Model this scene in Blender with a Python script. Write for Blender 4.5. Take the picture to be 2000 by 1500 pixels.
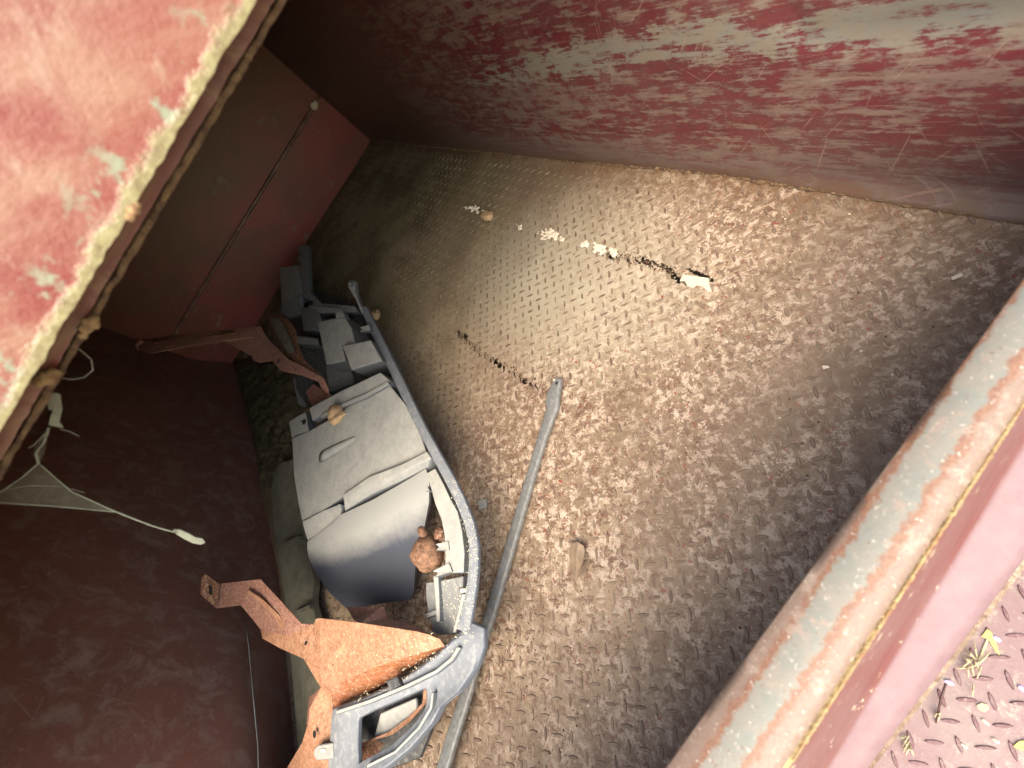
import bpy, bmesh, math, random
from mathutils import Vector, Matrix, noise
random.seed(7)
S = bpy.context.scene
for o in list(bpy.data.objects): bpy.data.objects.remove(o)

# ---------------------------------------------------------------- camera, world, sun, exposure
FOC = 870.535
ROT = Matrix(((0.565784189274665, 0.5525023244031917, -0.6120697939740902),
              (-0.42155780344935023, 0.8317804212552755, 0.3611514213833338),
              (0.708644670845251, 0.05368903375284012, 0.7035198775706645)))
CAM = Vector((3.60522197, -0.72534469, 1.0))
cd = bpy.data.cameras.new('camera'); cam = bpy.data.objects.new('camera', cd)
S.collection.objects.link(cam)
cam.matrix_world = Matrix.Translation(CAM) @ ROT.transposed().to_4x4()
cd.sensor_width = 36; cd.lens = FOC / 2000 * 36; cd.clip_start = 0.02; cd.clip_end = 300
cd.dof.use_dof = True; cd.dof.focus_distance = 1.25; cd.dof.aperture_fstop = 3.2
S.camera = cam

SUN_DIR = Vector((0.58, -0.20, 0.78)).normalized()      # towards the light
w = bpy.data.worlds.new('World'); S.world = w; w.use_nodes = True
wn = w.node_tree.nodes; wl = w.node_tree.links
bg = wn['Background']; sky = wn.new('ShaderNodeTexSky'); sky.sky_type = 'NISHITA'; sky.sun_disc = False
sky.sun_elevation = math.asin(SUN_DIR.z); sky.sun_rotation = math.atan2(SUN_DIR.x, SUN_DIR.y)
sky.air_density = 1.0; sky.dust_density = 3.0; sky.ozone_density = 0.6
tint = wn.new('ShaderNodeMix'); tint.data_type = 'RGBA'; tint.blend_type = 'MULTIPLY'; tint.inputs[0].default_value = 1   # hazy, warm overcast
wl.new(sky.outputs[0], tint.inputs[6]); tint.inputs[7].default_value = (1.08, 1.0, .84, 1); wl.new(tint.outputs[2], bg.inputs[0]); bg.inputs[1].default_value = 0.15
sd = bpy.data.lights.new('sun', 'SUN'); sun = bpy.data.objects.new('sun', sd); S.collection.objects.link(sun)
sd.energy = 1.15; sd.angle = math.radians(58); sd.color = (1.0, 0.93, 0.82)
sun.rotation_euler = SUN_DIR.to_track_quat('Z', 'Y').to_euler()
S.view_settings.view_transform = 'Standard'; S.view_settings.look = 'None'
S.view_settings.exposure = 2.12; S.view_settings.gamma = 1
S.view_settings.use_curve_mapping = False
S.cycles.max_bounces = 10; S.cycles.diffuse_bounces = 6

# ---------------------------------------------------------------- helpers
def ray(px, py):
    return ROT.transposed() @ Vector(((px - 1000) / FOC, -(py - 750) / FOC, -1.0))
def atz(px, py, z):                 # the place on the level plane z seen at a picture point
    d = ray(px, py); return CAM + d * ((z - CAM.z) / d.z)
def atx(px, py, x):
    d = ray(px, py); return CAM + d * ((x - CAM.x) / d.x)
def aty(px, py, y):
    d = ray(px, py); return CAM + d * ((y - CAM.y) / d.y)

def link(name, me, m=None, parent=None):
    o = bpy.data.objects.new(name, me); S.collection.objects.link(o)
    if m is not None and me is not None: me.materials.append(m)
    if parent is not None: o.parent = parent
    return o
def obj(name, bm, m, parent=None, smooth=False):
    me = bpy.data.meshes.new(name)
    bmesh.ops.recalc_face_normals(bm, faces=bm.faces)
    bm.to_mesh(me); bm.free()
    if smooth:
        for p in me.polygons: p.use_smooth = True
    return link(name, me, m, parent)
def raw(name, vs, fs, m, parent=None, smooth=False):
    me = bpy.data.meshes.new(name); me.from_pydata([tuple(v) for v in vs], [], fs); me.update()
    if smooth:
        for p in me.polygons: p.use_smooth = True
    return link(name, me, m, parent)
def thing(name, label, cat, group=None, o=None):
    if o is None:
        o = bpy.data.objects.new(name, None); S.collection.objects.link(o); o.empty_display_size = .05
    o['label'] = label; o['category'] = cat
    if group: o['group'] = group
    return o
def soften(o, wd=.002, seg=2, ang=35):
    b = o.modifiers.new('bevel', 'BEVEL'); b.width = wd; b.segments = seg; b.limit_method = 'ANGLE'
    b.angle_limit = math.radians(ang); b.harden_normals = False
    return o
def smooth_angle(o, deg=40):
    me = o.data
    for p in me.polygons: p.use_smooth = True
    me.set_sharp_from_angle(angle=math.radians(deg))
def box(bm, c, s):
    r = bmesh.ops.create_cube(bm, size=1)
    for v in r['verts']: v.co = Vector((v.co.x * s[0], v.co.y * s[1], v.co.z * s[2])) + Vector(c)
def plate(name, pts, thick, m, parent=None, down=None, bev=.0015, z=None):
    """solid plate from an outline (world points, or (px,py,z)); thickness goes along down"""
    P = [p if isinstance(p, Vector) else atz(p[0], p[1], p[2] if len(p) > 2 else z) for p in pts]
    dn = (down or Vector((0, 0, -1))) * thick
    bm = bmesh.new()
    top = [bm.verts.new(p) for p in P]; bot = [bm.verts.new(p + dn) for p in P]
    n = len(P)
    f = bm.faces.new(top); g = bm.faces.new(bot[::-1])
    for i in range(n): bm.faces.new((top[i], bot[i], bot[(i + 1) % n], top[(i + 1) % n]))
    bmesh.ops.triangulate(bm, faces=[f, g])
    o = obj(name, bm, m, parent)
    if bev: soften(o, bev)
    return o
def strip(name, rows, thick, m, parent=None, closed=False, down=None, bev=.0015, smooth=True, across_closed=False):
    """rows: list of rows of world points (same length): a solid shell following them"""
    R, K = len(rows), len(rows[0])
    P = [[p if isinstance(p, Vector) else atz(*p) for p in r] for r in rows]
    dn = (down or Vector((0, 0, -1))) * thick
    bm = bmesh.new()
    T = [[bm.verts.new(p) for p in r] for r in P]; B = [[bm.verts.new(p + dn) for p in r] for r in P]
    rr = range(R if closed else R - 1)
    for i in rr:
        j = (i + 1) % R
        for k in range(K - 1):
            bm.faces.new((T[i][k], T[i][k+1], T[j][k+1], T[j][k])); bm.faces.new((B[i][k], B[j][k], B[j][k+1], B[i][k+1]))
        bm.faces.new((T[i][0], T[j][0], B[j][0], B[i][0])); bm.faces.new((T[i][-1], B[i][-1], B[j][-1], T[j][-1]))
    if not closed:
        for k in range(K - 1):
            bm.faces.new((T[0][k], B[0][k], B[0][k+1], T[0][k+1])); bm.faces.new((T[-1][k], T[-1][k+1], B[-1][k+1], B[-1][k]))
    o = obj(name, bm, m, parent)
    if smooth: smooth_angle(o, 38)
    if bev: soften(o, bev)
    return o
def tube_geo(bm, pts, rad, seg=8, flat=1.0, nrm=Vector((0, 0, 1))):
    rs = rad if isinstance(rad, (list, tuple)) else [rad] * len(pts)
    rings = []
    for i, p in enumerate(pts):
        t = (pts[min(i + 1, len(pts) - 1)] - pts[max(i - 1, 0)]).normalized()
        s = t.cross(nrm)
        if s.length < 1e-4: s = t.cross(Vector((1, 0, 0)))
        s.normalize(); u = s.cross(t).normalized()
        rings.append([bm.verts.new(p + s * math.cos(a) * rs[i] + u * math.sin(a) * rs[i] * flat)
                      for a in [2 * math.pi * k / seg for k in range(seg)]])
    for a, b in zip(rings, rings[1:]):
        for k in range(seg): bm.faces.new((a[k], a[(k+1) % seg], b[(k+1) % seg], b[k]))
    bm.faces.new(rings[0][::-1]); bm.faces.new(rings[-1])
def tube(name, pts, rad, m, parent=None, seg=8, flat=1.0):
    bm = bmesh.new(); tube_geo(bm, pts, rad, seg, flat); return obj(name, bm, m, parent, True)
def lump_geo(bm, c, r, sub=2, amp=.25, sc=1.0, squash=(1, 1, 1), seed=0):
    g = bmesh.ops.create_icosphere(bm, subdivisions=sub, radius=1)
    for v in g['verts']:
        n = noise.noise(v.co * 1.6 * sc + Vector((seed * 3.1, seed, 0))) + .5 * noise.noise(v.co * 4 * sc + Vector((seed, 7, 0)))
        q = v.co * (1 + amp * n)
        v.co = Vector((q.x * squash[0], q.y * squash[1], q.z * squash[2])) * r + Vector(c)

# ---------------------------------------------------------------- material helpers
class NT:
    def __init__(s, name):
        s.m = bpy.data.materials.new(name); s.m.use_nodes = True
        s.t = s.m.node_tree; s.n = s.t.nodes; s.l = s.t.links; s.b = s.n['Principled BSDF']
        s.geo = s.n.new('ShaderNodeNewGeometry'); s.pos = s.geo.outputs['Position']; s.nrm = s.geo.outputs['Normal']
    def set(s, sock, v):
        if isinstance(v, bpy.types.NodeSocket): s.l.new(v, sock)
        elif v is not None:
            sock.default_value = (*v, 1) if isinstance(v, tuple) and len(v) == 3 and sock.type == 'RGBA' else v
    def vec(s, scale=(1, 1, 1), rot=(0, 0, 0), loc=(0, 0, 0)):
        m = s.n.new('ShaderNodeMapping'); s.l.new(s.pos, m.inputs[0])
        m.inputs['Scale'].default_value = scale; m.inputs['Rotation'].default_value = rot; m.inputs['Location'].default_value = loc
        return m.outputs[0]
    def rotvec(s, rot, scale):       # rotate first, stretch after
        a = s.n.new('ShaderNodeMapping'); s.l.new(s.pos, a.inputs[0]); a.inputs['Rotation'].default_value = rot
        b = s.n.new('ShaderNodeMapping'); s.l.new(a.outputs[0], b.inputs[0]); b.inputs['Scale'].default_value = scale
        return b.outputs[0]
    def noise(s, scale, detail=4, rough=.6, vec=None, dist=0):
        n = s.n.new('ShaderNodeTexNoise'); s.l.new(vec or s.pos, n.inputs['Vector'])
        n.inputs['Scale'].default_value = scale; n.inputs['Detail'].default_value = detail
        n.inputs['Roughness'].default_value = rough; n.inputs['Distortion'].default_value = dist
        return n.outputs[0]
    def ramp(s, f, lo, hi, a=0.0, b=1.0):
        r = s.n.new('ShaderNodeMapRange'); r.clamp = True
        s.set(r.inputs['Value'], f); r.inputs['From Min'].default_value = lo; r.inputs['From Max'].default_value = hi
        r.inputs['To Min'].default_value = a; r.inputs['To Max'].default_value = b
        return r.outputs[0]
    def math(s, op, a, b=0.0, c=None):
        m = s.n.new('ShaderNodeMath'); m.operation = op; s.set(m.inputs[0], a); s.set(m.inputs[1], b)
        if c is not None: s.set(m.inputs[2], c)
        return m.outputs[0]
    def mix(s, f, a, b):
        m = s.n.new('ShaderNodeMix'); m.data_type = 'RGBA'; s.set(m.inputs[0], f); s.set(m.inputs[6], a); s.set(m.inputs[7], b)
        return m.outputs[2]
    def xyz(s):
        x = s.n.new('ShaderNodeSeparateXYZ'); s.l.new(s.pos, x.inputs[0]); return x.outputs
    def band(s, v, c, hw, soft):     # 1 inside c-hw..c+hw
        d = s.math('ABSOLUTE', s.math('SUBTRACT', v, c)); return s.ramp(d, hw, hw + soft, 1, 0)
    def done(s, col, rough=.6, bump=None, dist=.001, strength=.6, metal=0.0, spec=None):
        s.set(s.b.inputs['Base Color'], col); s.set(s.b.inputs['Roughness'], rough); s.b.inputs['Metallic'].default_value = metal
        if spec is not None: s.b.inputs['Specular IOR Level'].default_value = spec
        if bump is not None:
            b = s.n.new('ShaderNodeBump'); s.set(b.inputs['Height'], bump); b.inputs['Distance'].default_value = dist
            b.inputs['Strength'].default_value = strength; s.l.new(b.outputs[0], s.b.inputs['Normal'])
        return s.m

def mat_floor(name, outside=False):
    t = NT(name); X = t.xyz()
    big = t.noise(2.2, 3, .6); mid = t.noise(9, 5, .65); fine = t.noise(60, 6, .72); fine2 = t.noise(150, 5, .7, vec=t.vec(loc=(3, 1, 7)))
    if outside:
        c = t.mix(t.ramp(mid, .35, .65), (.195, .14, .132), (.175, .105, .11))
        c = t.mix(t.ramp(fine, .55, .68), c, (.28, .25, .205))
        c = t.mix(t.ramp(fine2, .62, .7), c, (.16, .06, .06))
        return t.done(c, .42, fine, .0015, .6)
    zone = t.noise(1.7, 4, .6, vec=t.vec(loc=(4, 1, 0))); zone2 = t.noise(3.6, 5, .65, vec=t.vec(loc=(1, 9, 0)))
    coarse = t.math('MULTIPLY', t.ramp(X[0], 2.25, 2.75), t.ramp(zone2, .34, .5, .45, 1))     # crusted towards the opening
    c = t.mix(t.ramp(mid, .35, .66), (.31, .25, .175), (.235, .175, .12))          # dust film
    c = t.mix(t.ramp(zone, .40, .62), c, (.175, .125, .085))
    c = t.mix(t.math('MULTIPLY', t.ramp(t.noise(24, 5, .7, vec=t.vec(loc=(5, 5, 1))), .50, .66), .7), c, (.14, .09, .062))
    mott = t.noise(44, 8, .80, vec=t.vec(loc=(2, 6, 3)))
    c = t.mix(t.math('MULTIPLY', t.ramp(mott, .50, .54), coarse), c, (.43, .35, .28))
    c = t.mix(t.math('MULTIPLY', t.ramp(t.noise(48, 8, .82, vec=t.vec(loc=(7, 1, 3))), .525, .56), coarse), c, (.115, .062, .044))
    c = t.mix(t.math('MULTIPLY', t.ramp(fine2, .58, .66), t.math('ADD', t.math('MULTIPLY', coarse, .7), .25)), c, (.10, .052, .038))
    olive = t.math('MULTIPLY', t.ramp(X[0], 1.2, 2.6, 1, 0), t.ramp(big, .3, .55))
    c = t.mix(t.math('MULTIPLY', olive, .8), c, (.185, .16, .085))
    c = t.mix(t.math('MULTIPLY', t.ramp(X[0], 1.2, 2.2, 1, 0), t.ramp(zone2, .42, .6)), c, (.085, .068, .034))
    d = t.math('ADD', t.math('POWER', t.math('SUBTRACT', X[0], 2.5), 2.0), t.math('MULTIPLY', t.math('POWER', t.math('ADD', X[1], .42), 2.0), 2.5))
    g = t.math('MULTIPLY', t.ramp(d, .02, .34, 1, 0), t.ramp(mid, .3, .55, .45, 1))
    c = t.mix(t.math('MULTIPLY', g, .75), c, (.35, .325, .25))                      # grey worn patch about the split
    red = t.math('MULTIPLY', t.ramp(t.noise(85, 4, .6, vec=t.vec(loc=(9, 2, 0))), .63, .67), coarse)
    c = t.mix(red, c, (.20, .045, .032))
    stain = t.math('MULTIPLY', t.ramp(t.noise(4.2, 7, .72, vec=t.vec(loc=(1, 8, 0))), .48, .60), t.ramp(X[0], 2.6, 3.05))
    c = t.mix(t.math('MULTIPLY', stain, .6), c, (.105, .072, .046))
    c = t.mix(t.math('MULTIPLY', t.ramp(X[0], 3.0, 3.3), t.ramp(mid, .3, .6, .1, .45)), c, (.22, .165, .125))  # floor colour lifted near the sill, painted in place of fill light
    wl = t.ramp(X[1], -.10, -.0)                                                     # rusty dirt against the long wall
    c = t.mix(t.math('MULTIPLY', wl, t.ramp(t.noise(18, 5, .7), .4, .56)), c, (.13, .075, .04))
    for i, (a, th) in enumerate(((.5, .715), (-.9, .72))):                # drag scratches
        q = t.noise(1, 2, .5, vec=t.rotvec((0, 0, a), (3, 130, 1)))
        c = t.mix(t.math('MULTIPLY', t.ramp(q, th, th + .03), .3), c, (.36, .30, .23))
    h = t.math('ADD', t.math('MULTIPLY', fine, 1.0), t.math('MULTIPLY', fine2, .7))
    return t.done(c, .78, h, .002, .75, spec=.25)

def mat_bar(name, outside=False):
    t = NT(name); X = t.xyz(); n = t.noise(14, 4, .7); f = t.noise(120, 4, .7)
    if outside:
        c = t.mix(t.ramp(n, .4, .6), (.105, .045, .052), (.135, .072, .075)); c = t.mix(t.ramp(f, .55, .7), c, (.24, .19, .17))
        return t.done(c, .35, f, .001, .5)
    c = t.mix(t.ramp(n, .42, .6), (.20, .15, .105), (.105, .066, .05))
    c = t.mix(t.ramp(t.noise(40, 3, .6), .55, .65), c, (.27, .21, .15))
    c = t.mix(t.ramp(X[0], 1.6, 2.4, .8, 0), c, (.16, .14, .075))
    c = t.mix(t.ramp(X[0], 2.7, 3.2, .05, .45), c, (.19, .142, .108))
    return t.done(c, .7, f, .001, .5, spec=.3)

def mat_scraped(name):              # long wall: red paint scraped down to grey primer
    t = NT(name); X = t.xyz()
    wob = t.math('MULTIPLY', t.math('SUBTRACT', t.noise(2.0, 5, .65), .5), .17)
    z = t.math('ADD', X[2], wob)
    zone = t.noise(1, 3, .5, vec=t.vec(scale=(1.6, 1, 9), loc=(2, 0, 3)))
    lng = t.noise(1, 8, .72, vec=t.vec(scale=(7, 1, 58)))
    fin = t.noise(1, 6, .75, vec=t.vec(scale=(30, 1, 230), loc=(4, 0, 2)))
    blot = t.noise(30, 7, .7, vec=t.vec(scale=(.6, 1, 1)))
    v = t.math('ADD', t.math('ADD', t.math('MULTIPLY', lng, .34), t.math('MULTIPLY', fin, .18)), t.math('ADD', t.math('MULTIPLY', blot, .33), t.math('MULTIPLY', zone, .15)))
    red = t.mix(t.ramp(blot, .4, .6), (.135, .021, .027), (.095, .021, .026))
    dusty = t.mix(t.ramp(fin, .38, .62), (.205, .125, .10), (.155, .105, .088))
    dusty = t.mix(t.ramp(lng, .5, .68), dusty, (.24, .155, .12))
    primer = t.mix(t.ramp(blot, .40, .60), (.205, .225, .195), (.235, .20, .15))
    near = t.ramp(X[0], 1.6, 2.5)
    bandm = t.math('MULTIPLY', t.band(z, .385, .018, .07), near)
    c = t.mix(t.ramp(v, .485, .522), red, dusty)
    c = t.mix(t.ramp(t.math('ADD', v, t.math('MULTIPLY', bandm, .12)), .562, .605, 0, .9), c, primer)
    haze = t.math('MULTIPLY', t.ramp(t.noise(5, 5, .6, vec=t.vec(loc=(7, 7, 7))), .42, .66), .28)
    c = t.mix(haze, c, (.17, .105, .088))                          # film of dust
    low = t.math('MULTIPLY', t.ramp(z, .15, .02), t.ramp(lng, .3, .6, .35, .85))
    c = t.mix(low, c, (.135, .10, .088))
    for i, (a, sx, th, dens) in enumerate(((.9, 5, .66, 150), (-.75, 6, .665, 180), (1.25, 5, .67, 200), (.3, 4, .665, 170), (-1.2, 5, .67, 160), (.05, 3, .655, 210), (.6, 8, .66, 240))):
        q = t.noise(1, 2, .5, vec=t.rotvec((0, a, 0), (sx, 1, dens)))
        sc = t.math('MULTIPLY', t.ramp(q, th, th + .03), t.ramp(t.noise(6, 3, .6, vec=t.vec(loc=(i * 3, 0, 1))), .42, .6))
        c = t.mix(t.math('MULTIPLY', sc, .55), c, (.30, .20, .15))
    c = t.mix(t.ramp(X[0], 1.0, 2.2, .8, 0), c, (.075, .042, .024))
    rust = t.math('MULTIPLY', t.ramp(X[2], .0, .035, 1, 0), t.ramp(t.noise(40, 4, .6), .35, .55))
    c = t.mix(rust, c, (.13, .08, .045))
    return t.done(c, t.ramp(v, .4, .6, .36, .6), v, .0025, .5)

def mat_dark_paint(name, base=(.10, .022, .02), dark=(.05, .014, .012), scuff=(.20, .14, .12), amt=.6, sc=9, rough=.42):
    t = NT(name); n = t.noise(3, 4, .6); m = t.noise(sc, 7, .72, dist=.6); f = t.noise(60, 4, .7)
    c = t.mix(t.ramp(n, .35, .65), base, dark)
    c = t.mix(t.math('MULTIPLY', t.ramp(m, .48, .70), amt), c, scuff)
    c = t.mix(t.math('MULTIPLY', t.ramp(t.noise(sc * 5, 5, .7, dist=1), .60, .72), amt), c, scuff)
    for i, (a, dens) in enumerate(((.2, 110), (1.3, 150), (-.6, 130), (.9, 170), (-1.1, 140))):
        q = t.noise(1, 2, .5, vec=t.rotvec((0, a, 0), (5, 5, dens)))
        c = t.mix(t.math('MULTIPLY', t.ramp(q, .68, .74), amt * .5), c, scuff)
    return t.done(c, rough, f, .001, .35)

def mat_end(name):
    t = NT(name); X = t.xyz(); n = t.noise(3, 4, .6, vec=t.vec(loc=(0, 4, 2))); m = t.noise(8, 6, .7); f = t.noise(40, 4, .7)
    c = t.mix(t.ramp(n, .4, .62), (.23, .045, .036), (.15, .05, .03))
    c = t.mix(t.math('MULTIPLY', t.ramp(X[2], .42, .7), t.ramp(n, .3, .55, .5, .9)), c, (.15, .065, .028))
    strk = t.noise(1, 5, .65, vec=t.vec(scale=(1, 4, 22)))
    c = t.mix(t.math('MULTIPLY', t.ramp(strk, .60, .70), t.ramp(m, .46, .62)), c, (.19, .19, .155))  # pale greenish streaks: reflections on the gloss, painted into the colour
    c = t.mix(t.math('MULTIPLY', t.ramp(m, .6, .72), .6), c, (.22, .16, .11))
    return t.done(c, .40, f, .002, .4)

def mat_header(name):
    t = NT(name); X = t.xyz()
    sv = t.rotvec((.5, 0, 0), (1, 9, 24)); sv2 = t.rotvec((-.9, 0, 0), (1, 14, 44))
    n = t.noise(14, 5, .6); m = t.noise(1, 6, .65, vec=sv); f = t.noise(120, 4, .7)
    c = t.mix(t.ramp(n, .40, .62), (.135, .018, .016), (.165, .048, .034))
    c = t.mix(t.ramp(m, .42, .66, 0, .8), c, (.215, .12, .082))
    c = t.mix(t.ramp(t.noise(1, 5, .7, vec=sv2), .56, .68), c, (.22, .135, .10))
    pr = t.math('MULTIPLY', t.ramp(t.noise(20, 5, .65, vec=t.vec(loc=(8, 1, 0))), .54, .60), t.ramp(X[2], 1.035, 1.005))
    c = t.mix(pr, c, (.17, .19, .135))
    e = t.math('ADD', X[2], t.math('MULTIPLY', t.math('SUBTRACT', t.noise(26, 5, .7), .5), -.034))
    edge = t.ramp(e, .991, .997, 1, 0)
    crust = t.mix(t.ramp(t.noise(70, 5, .7), .4, .65), (.20, .185, .09), (.11, .08, .035))
    c = t.mix(edge, c, crust)
    return t.done(c, .33, t.math('ADD', t.math('MULTIPLY', edge, 1.2), f), .0015, .6)

def mat_crust(name, a=(.36, .25, .12), b=(.14, .075, .035), sc=50):
    t = NT(name); n = t.noise(sc, 6, .75)
    return t.done(t.mix(t.ramp(n, .38, .62), a, b), .85, n, .004, .9)

def mat_sill(name):
    t = NT(name); X = t.xyz()
    u = t.math('ADD', X[0], t.math('MULTIPLY', t.math('ADD', X[1], .7), .035))      # follows the taper of the flange
    u = t.math('ADD', u, t.math('MULTIPLY', t.math('SUBTRACT', t.noise(9, 6, .7), .5), .016))
    u = t.math('ADD', u, t.math('MULTIPLY', t.math('SUBTRACT', t.noise(60, 5, .75), .5), .022))
    f = t.noise(210, 5, .75); m = t.noise(30, 5, .6)
    rust = t.mix(t.ramp(f, .4, .6), (.19, .10, .06), (.13, .062, .04))
    pale = t.mix(t.ramp(f, .4, .6), (.17, .13, .105), (.15, .095, .072))
    prim = t.mix(t.ramp(m, .35, .65), (.14, .152, .135), (.185, .168, .14))
    c = t.mix(t.ramp(u, 3.537, 3.541), pale, rust)
    c = t.mix(t.ramp(u, 3.544, 3.547), c, prim)
    c = t.mix(t.ramp(u, 3.570, 3.573), c, rust)
    c = t.mix(t.ramp(u, 3.577, 3.581), c, pale)
    c = t.mix(t.ramp(t.noise(34, 6, .75, vec=t.vec(loc=(3, 0, 0))), .56, .62, 0, .8), c, (.23, .18, .145))
    c = t.mix(t.ramp(f, .615, .65), c, (.42, .38, .32))
    c = t.mix(t.ramp(t.noise(150, 4, .7, vec=t.vec(loc=(3, 3, 0))), .64, .68), c, (.14, .075, .05))
    # everything below the flange: red paint, sky light on the ledge painted in as pink
    lowm = t.ramp(X[2], .372, .378, 1, 0)
    sky_pink = t.mix(t.ramp(m, .35, .65), (.15, .092, .105), (.175, .115, .125))
    face = t.mix(t.ramp(t.noise(9, 4, .6), .4, .65), (.12, .042, .038), (.13, .064, .062))
    face = t.mix(t.ramp(t.noise(34, 5, .7, vec=t.vec(loc=(3, 3, 3))), .63, .67), face, (.42, .38, .27))
    low = t.mix(t.ramp(X[2], .125, .13, 1, 0), face, sky_pink)
    c = t.mix(lowm, c, low)
    cr = t.math('MULTIPLY', t.band(X[2], .384, .006, .003), 1.0)
    c = t.mix(cr, c, (.36, .27, .12))
    return t.done(c, .5, t.math('ADD', f, m), .0012, .5)

def mat_plastic(name, base=(.10, .11, .118), dust=(.37, .37, .34), amt=1.0, rough=.55):
    t = NT(name); sep = t.n.new('ShaderNodeSeparateXYZ'); t.l.new(t.nrm, sep.inputs[0])
    n = t.noise(16, 5, .6); f = t.noise(70, 5, .7)
    up = t.ramp(sep.outputs[2], .6, .99)
    k = t.math('MULTIPLY', t.math('MULTIPLY', up, t.ramp(t.noise(24, 6, .7, vec=t.vec(loc=(1, 2, 8))), .30, .62, .6, 1.0)), amt)
    c = t.mix(k, base, dust)
    c = t.mix(t.math('MULTIPLY', t.math('MULTIPLY', t.ramp(f, .5, .66), up), .5 * amt), c, (.42, .42, .375))
    return t.done(c, t.ramp(k, 0, 1, rough, .85), f, .0006, .35, spec=.4)

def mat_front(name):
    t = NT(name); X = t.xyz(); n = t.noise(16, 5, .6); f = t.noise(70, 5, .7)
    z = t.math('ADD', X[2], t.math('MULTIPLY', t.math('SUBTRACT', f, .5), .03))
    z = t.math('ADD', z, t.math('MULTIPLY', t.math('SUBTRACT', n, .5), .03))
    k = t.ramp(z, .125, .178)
    c = t.mix(k, (.058, .066, .088), (.27, .275, .26))  # dust thins downwards; the shade of the lower front is painted in too
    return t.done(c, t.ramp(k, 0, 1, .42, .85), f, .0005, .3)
def mat_rust(name, a=(.40, .20, .11), b=(.28, .13, .07), c3=(.45, .29, .21), sc=22):
    t = NT(name); n = t.noise(sc, 5, .65); f = t.noise(240, 4, .7); g = t.noise(60, 4, .6, vec=t.vec(loc=(4, 4, 0)))
    c = t.mix(t.ramp(n, .35, .65), a, b); c = t.mix(t.ramp(g, .50, .72, 0, .6), c, c3)
    c = t.mix(t.ramp(t.noise(48, 7, .78, vec=t.vec(loc=(9, 9, 1))), .51, .60, 0, .65), c, tuple(v * .55 for v in b))
    c = t.mix(t.ramp(t.noise(7, 3, .6), .42, .62, 0, .6), c, b)
    c = t.mix(t.ramp(t.noise(130, 6, .75, vec=t.vec(loc=(6, 1, 2))), .50, .60, 0, .55), c, (.50, .32, .21))
    c = t.mix(t.ramp(f, .60, .68, 0, .8), c, (.55, .38, .25))
    c = t.mix(t.ramp(t.noise(90, 5, .7, vec=t.vec(loc=(1, 7, 2))), .58, .66, 0, .6), c, tuple(v * .45 for v in b))
    return t.done(c, .62, f, .0008, .6)

def mat_plain(name, col, rough=.7, var=.25, sc=60, bump=.001):
    t = NT(name); n = t.noise(sc, 5, .65); d = tuple(v * (1 - var) for v in col); e = tuple(min(1, v * (1 + var)) for v in col)
    return t.done(t.mix(t.ramp(n, .35, .65), d, e), rough, n, bump, .6)

M = dict(
    floor=mat_floor('dusty_tread_plate'), bar=mat_bar('worn_bar'), deck=mat_floor('faded_tread_plate', True), deckbar=mat_bar('faded_bar', True),
    scraped=mat_scraped('scraped_red_paint'), panel=mat_dark_paint('scuffed_maroon_paint', (.185, .080, .064), (.14, .064, .050), (.25, .185, .155), .85, 12, .42),
    endw=mat_end('glossy_maroon_paint'), header=mat_header('flaking_red_paint'), back=mat_dark_paint('shaded_red_paint', (.17, .035, .025), (.10, .03, .02), (.25, .16, .09), .8, 14),
    seam=mat_plain('worn_seam_metal', (.17, .10, .08), .3, .5, 12, .003), crust=mat_crust('weld_crust'), darkcrust=mat_crust('mottled_weld_crust', (.19, .12, .06), (.06, .032, .02), 70), darkrust=mat_crust('dark_rust', (.13, .08, .045), (.05, .028, .016), 30), sill=mat_sill('primer_and_rust'),
    plas=mat_plastic('dusty_grey_plastic'), plasd=mat_plastic('blue_grey_plastic', (.085, .095, .11), (.28, .285, .27), .7, .5),
    plasb=mat_plastic('bluish_grey_plastic', (.10, .115, .14), (.225, .24, .26), .8, .5), front=mat_front('dust_and_shade_plastic'), dark=mat_plastic('dark_grey_plastic', (.03, .034, .04), (.10, .10, .095), .6, .6),
    olive=mat_crust('dusty_olive_plastic', (.175, .17, .125), (.115, .11, .078), 16),
    rust=mat_rust('orange_rust'), rustd=mat_rust('deep_orange_rust', (.30, .10, .03), (.20, .065, .025), (.34, .14, .05)),
    rustp=mat_rust('pinkish_rust', (.29, .145, .11), (.23, .10, .075), (.33, .2, .16)), rustb=mat_rust('brown_rust', (.20, .085, .045), (.11, .045, .025), (.24, .12, .07)),
    rod=mat_plain('grey_steel', (.15, .155, .155), .55, .25, 90), black=mat_plain('black_gap', (.012, .011, .01), .9),
    mud=mat_plain('tan_mud', (.42, .29, .16), .9, .25, 70, .004), ball=mat_plain('brown_husk', (.18, .095, .055), .85, .5, 90, .006),
    white=mat_plain('chalky_white', (.60, .53, .42), .9, .06, 90, .003), cream=mat_plain('cream_flake', (.52, .43, .34), .8, .04, 40),
    leaf=mat_plain('dry_leaf', (.22, .16, .11), .75, .25, 40), yleaf=mat_plain('yellow_leaf', (.50, .42, .11), .6, .1, 40),
    straw=mat_plain('straw', (.40, .35, .21), .7, .15, 60), twig=mat_plain('dark_twig', (.055, .02, .02), .6), dirt=mat_crust('olive_dirt', (.12, .105, .055), (.05, .042, .02), 45),
    speck=mat_plain('pale_speck', (.72, .66, .46), .8, .1, 50), ground=mat_plain('dry_earth', (.20, .17, .12), .95, .3, 3, .01), purple=mat_plain('violet_glass', (.55, .42, .80), .12, .2, 90),
)
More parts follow.
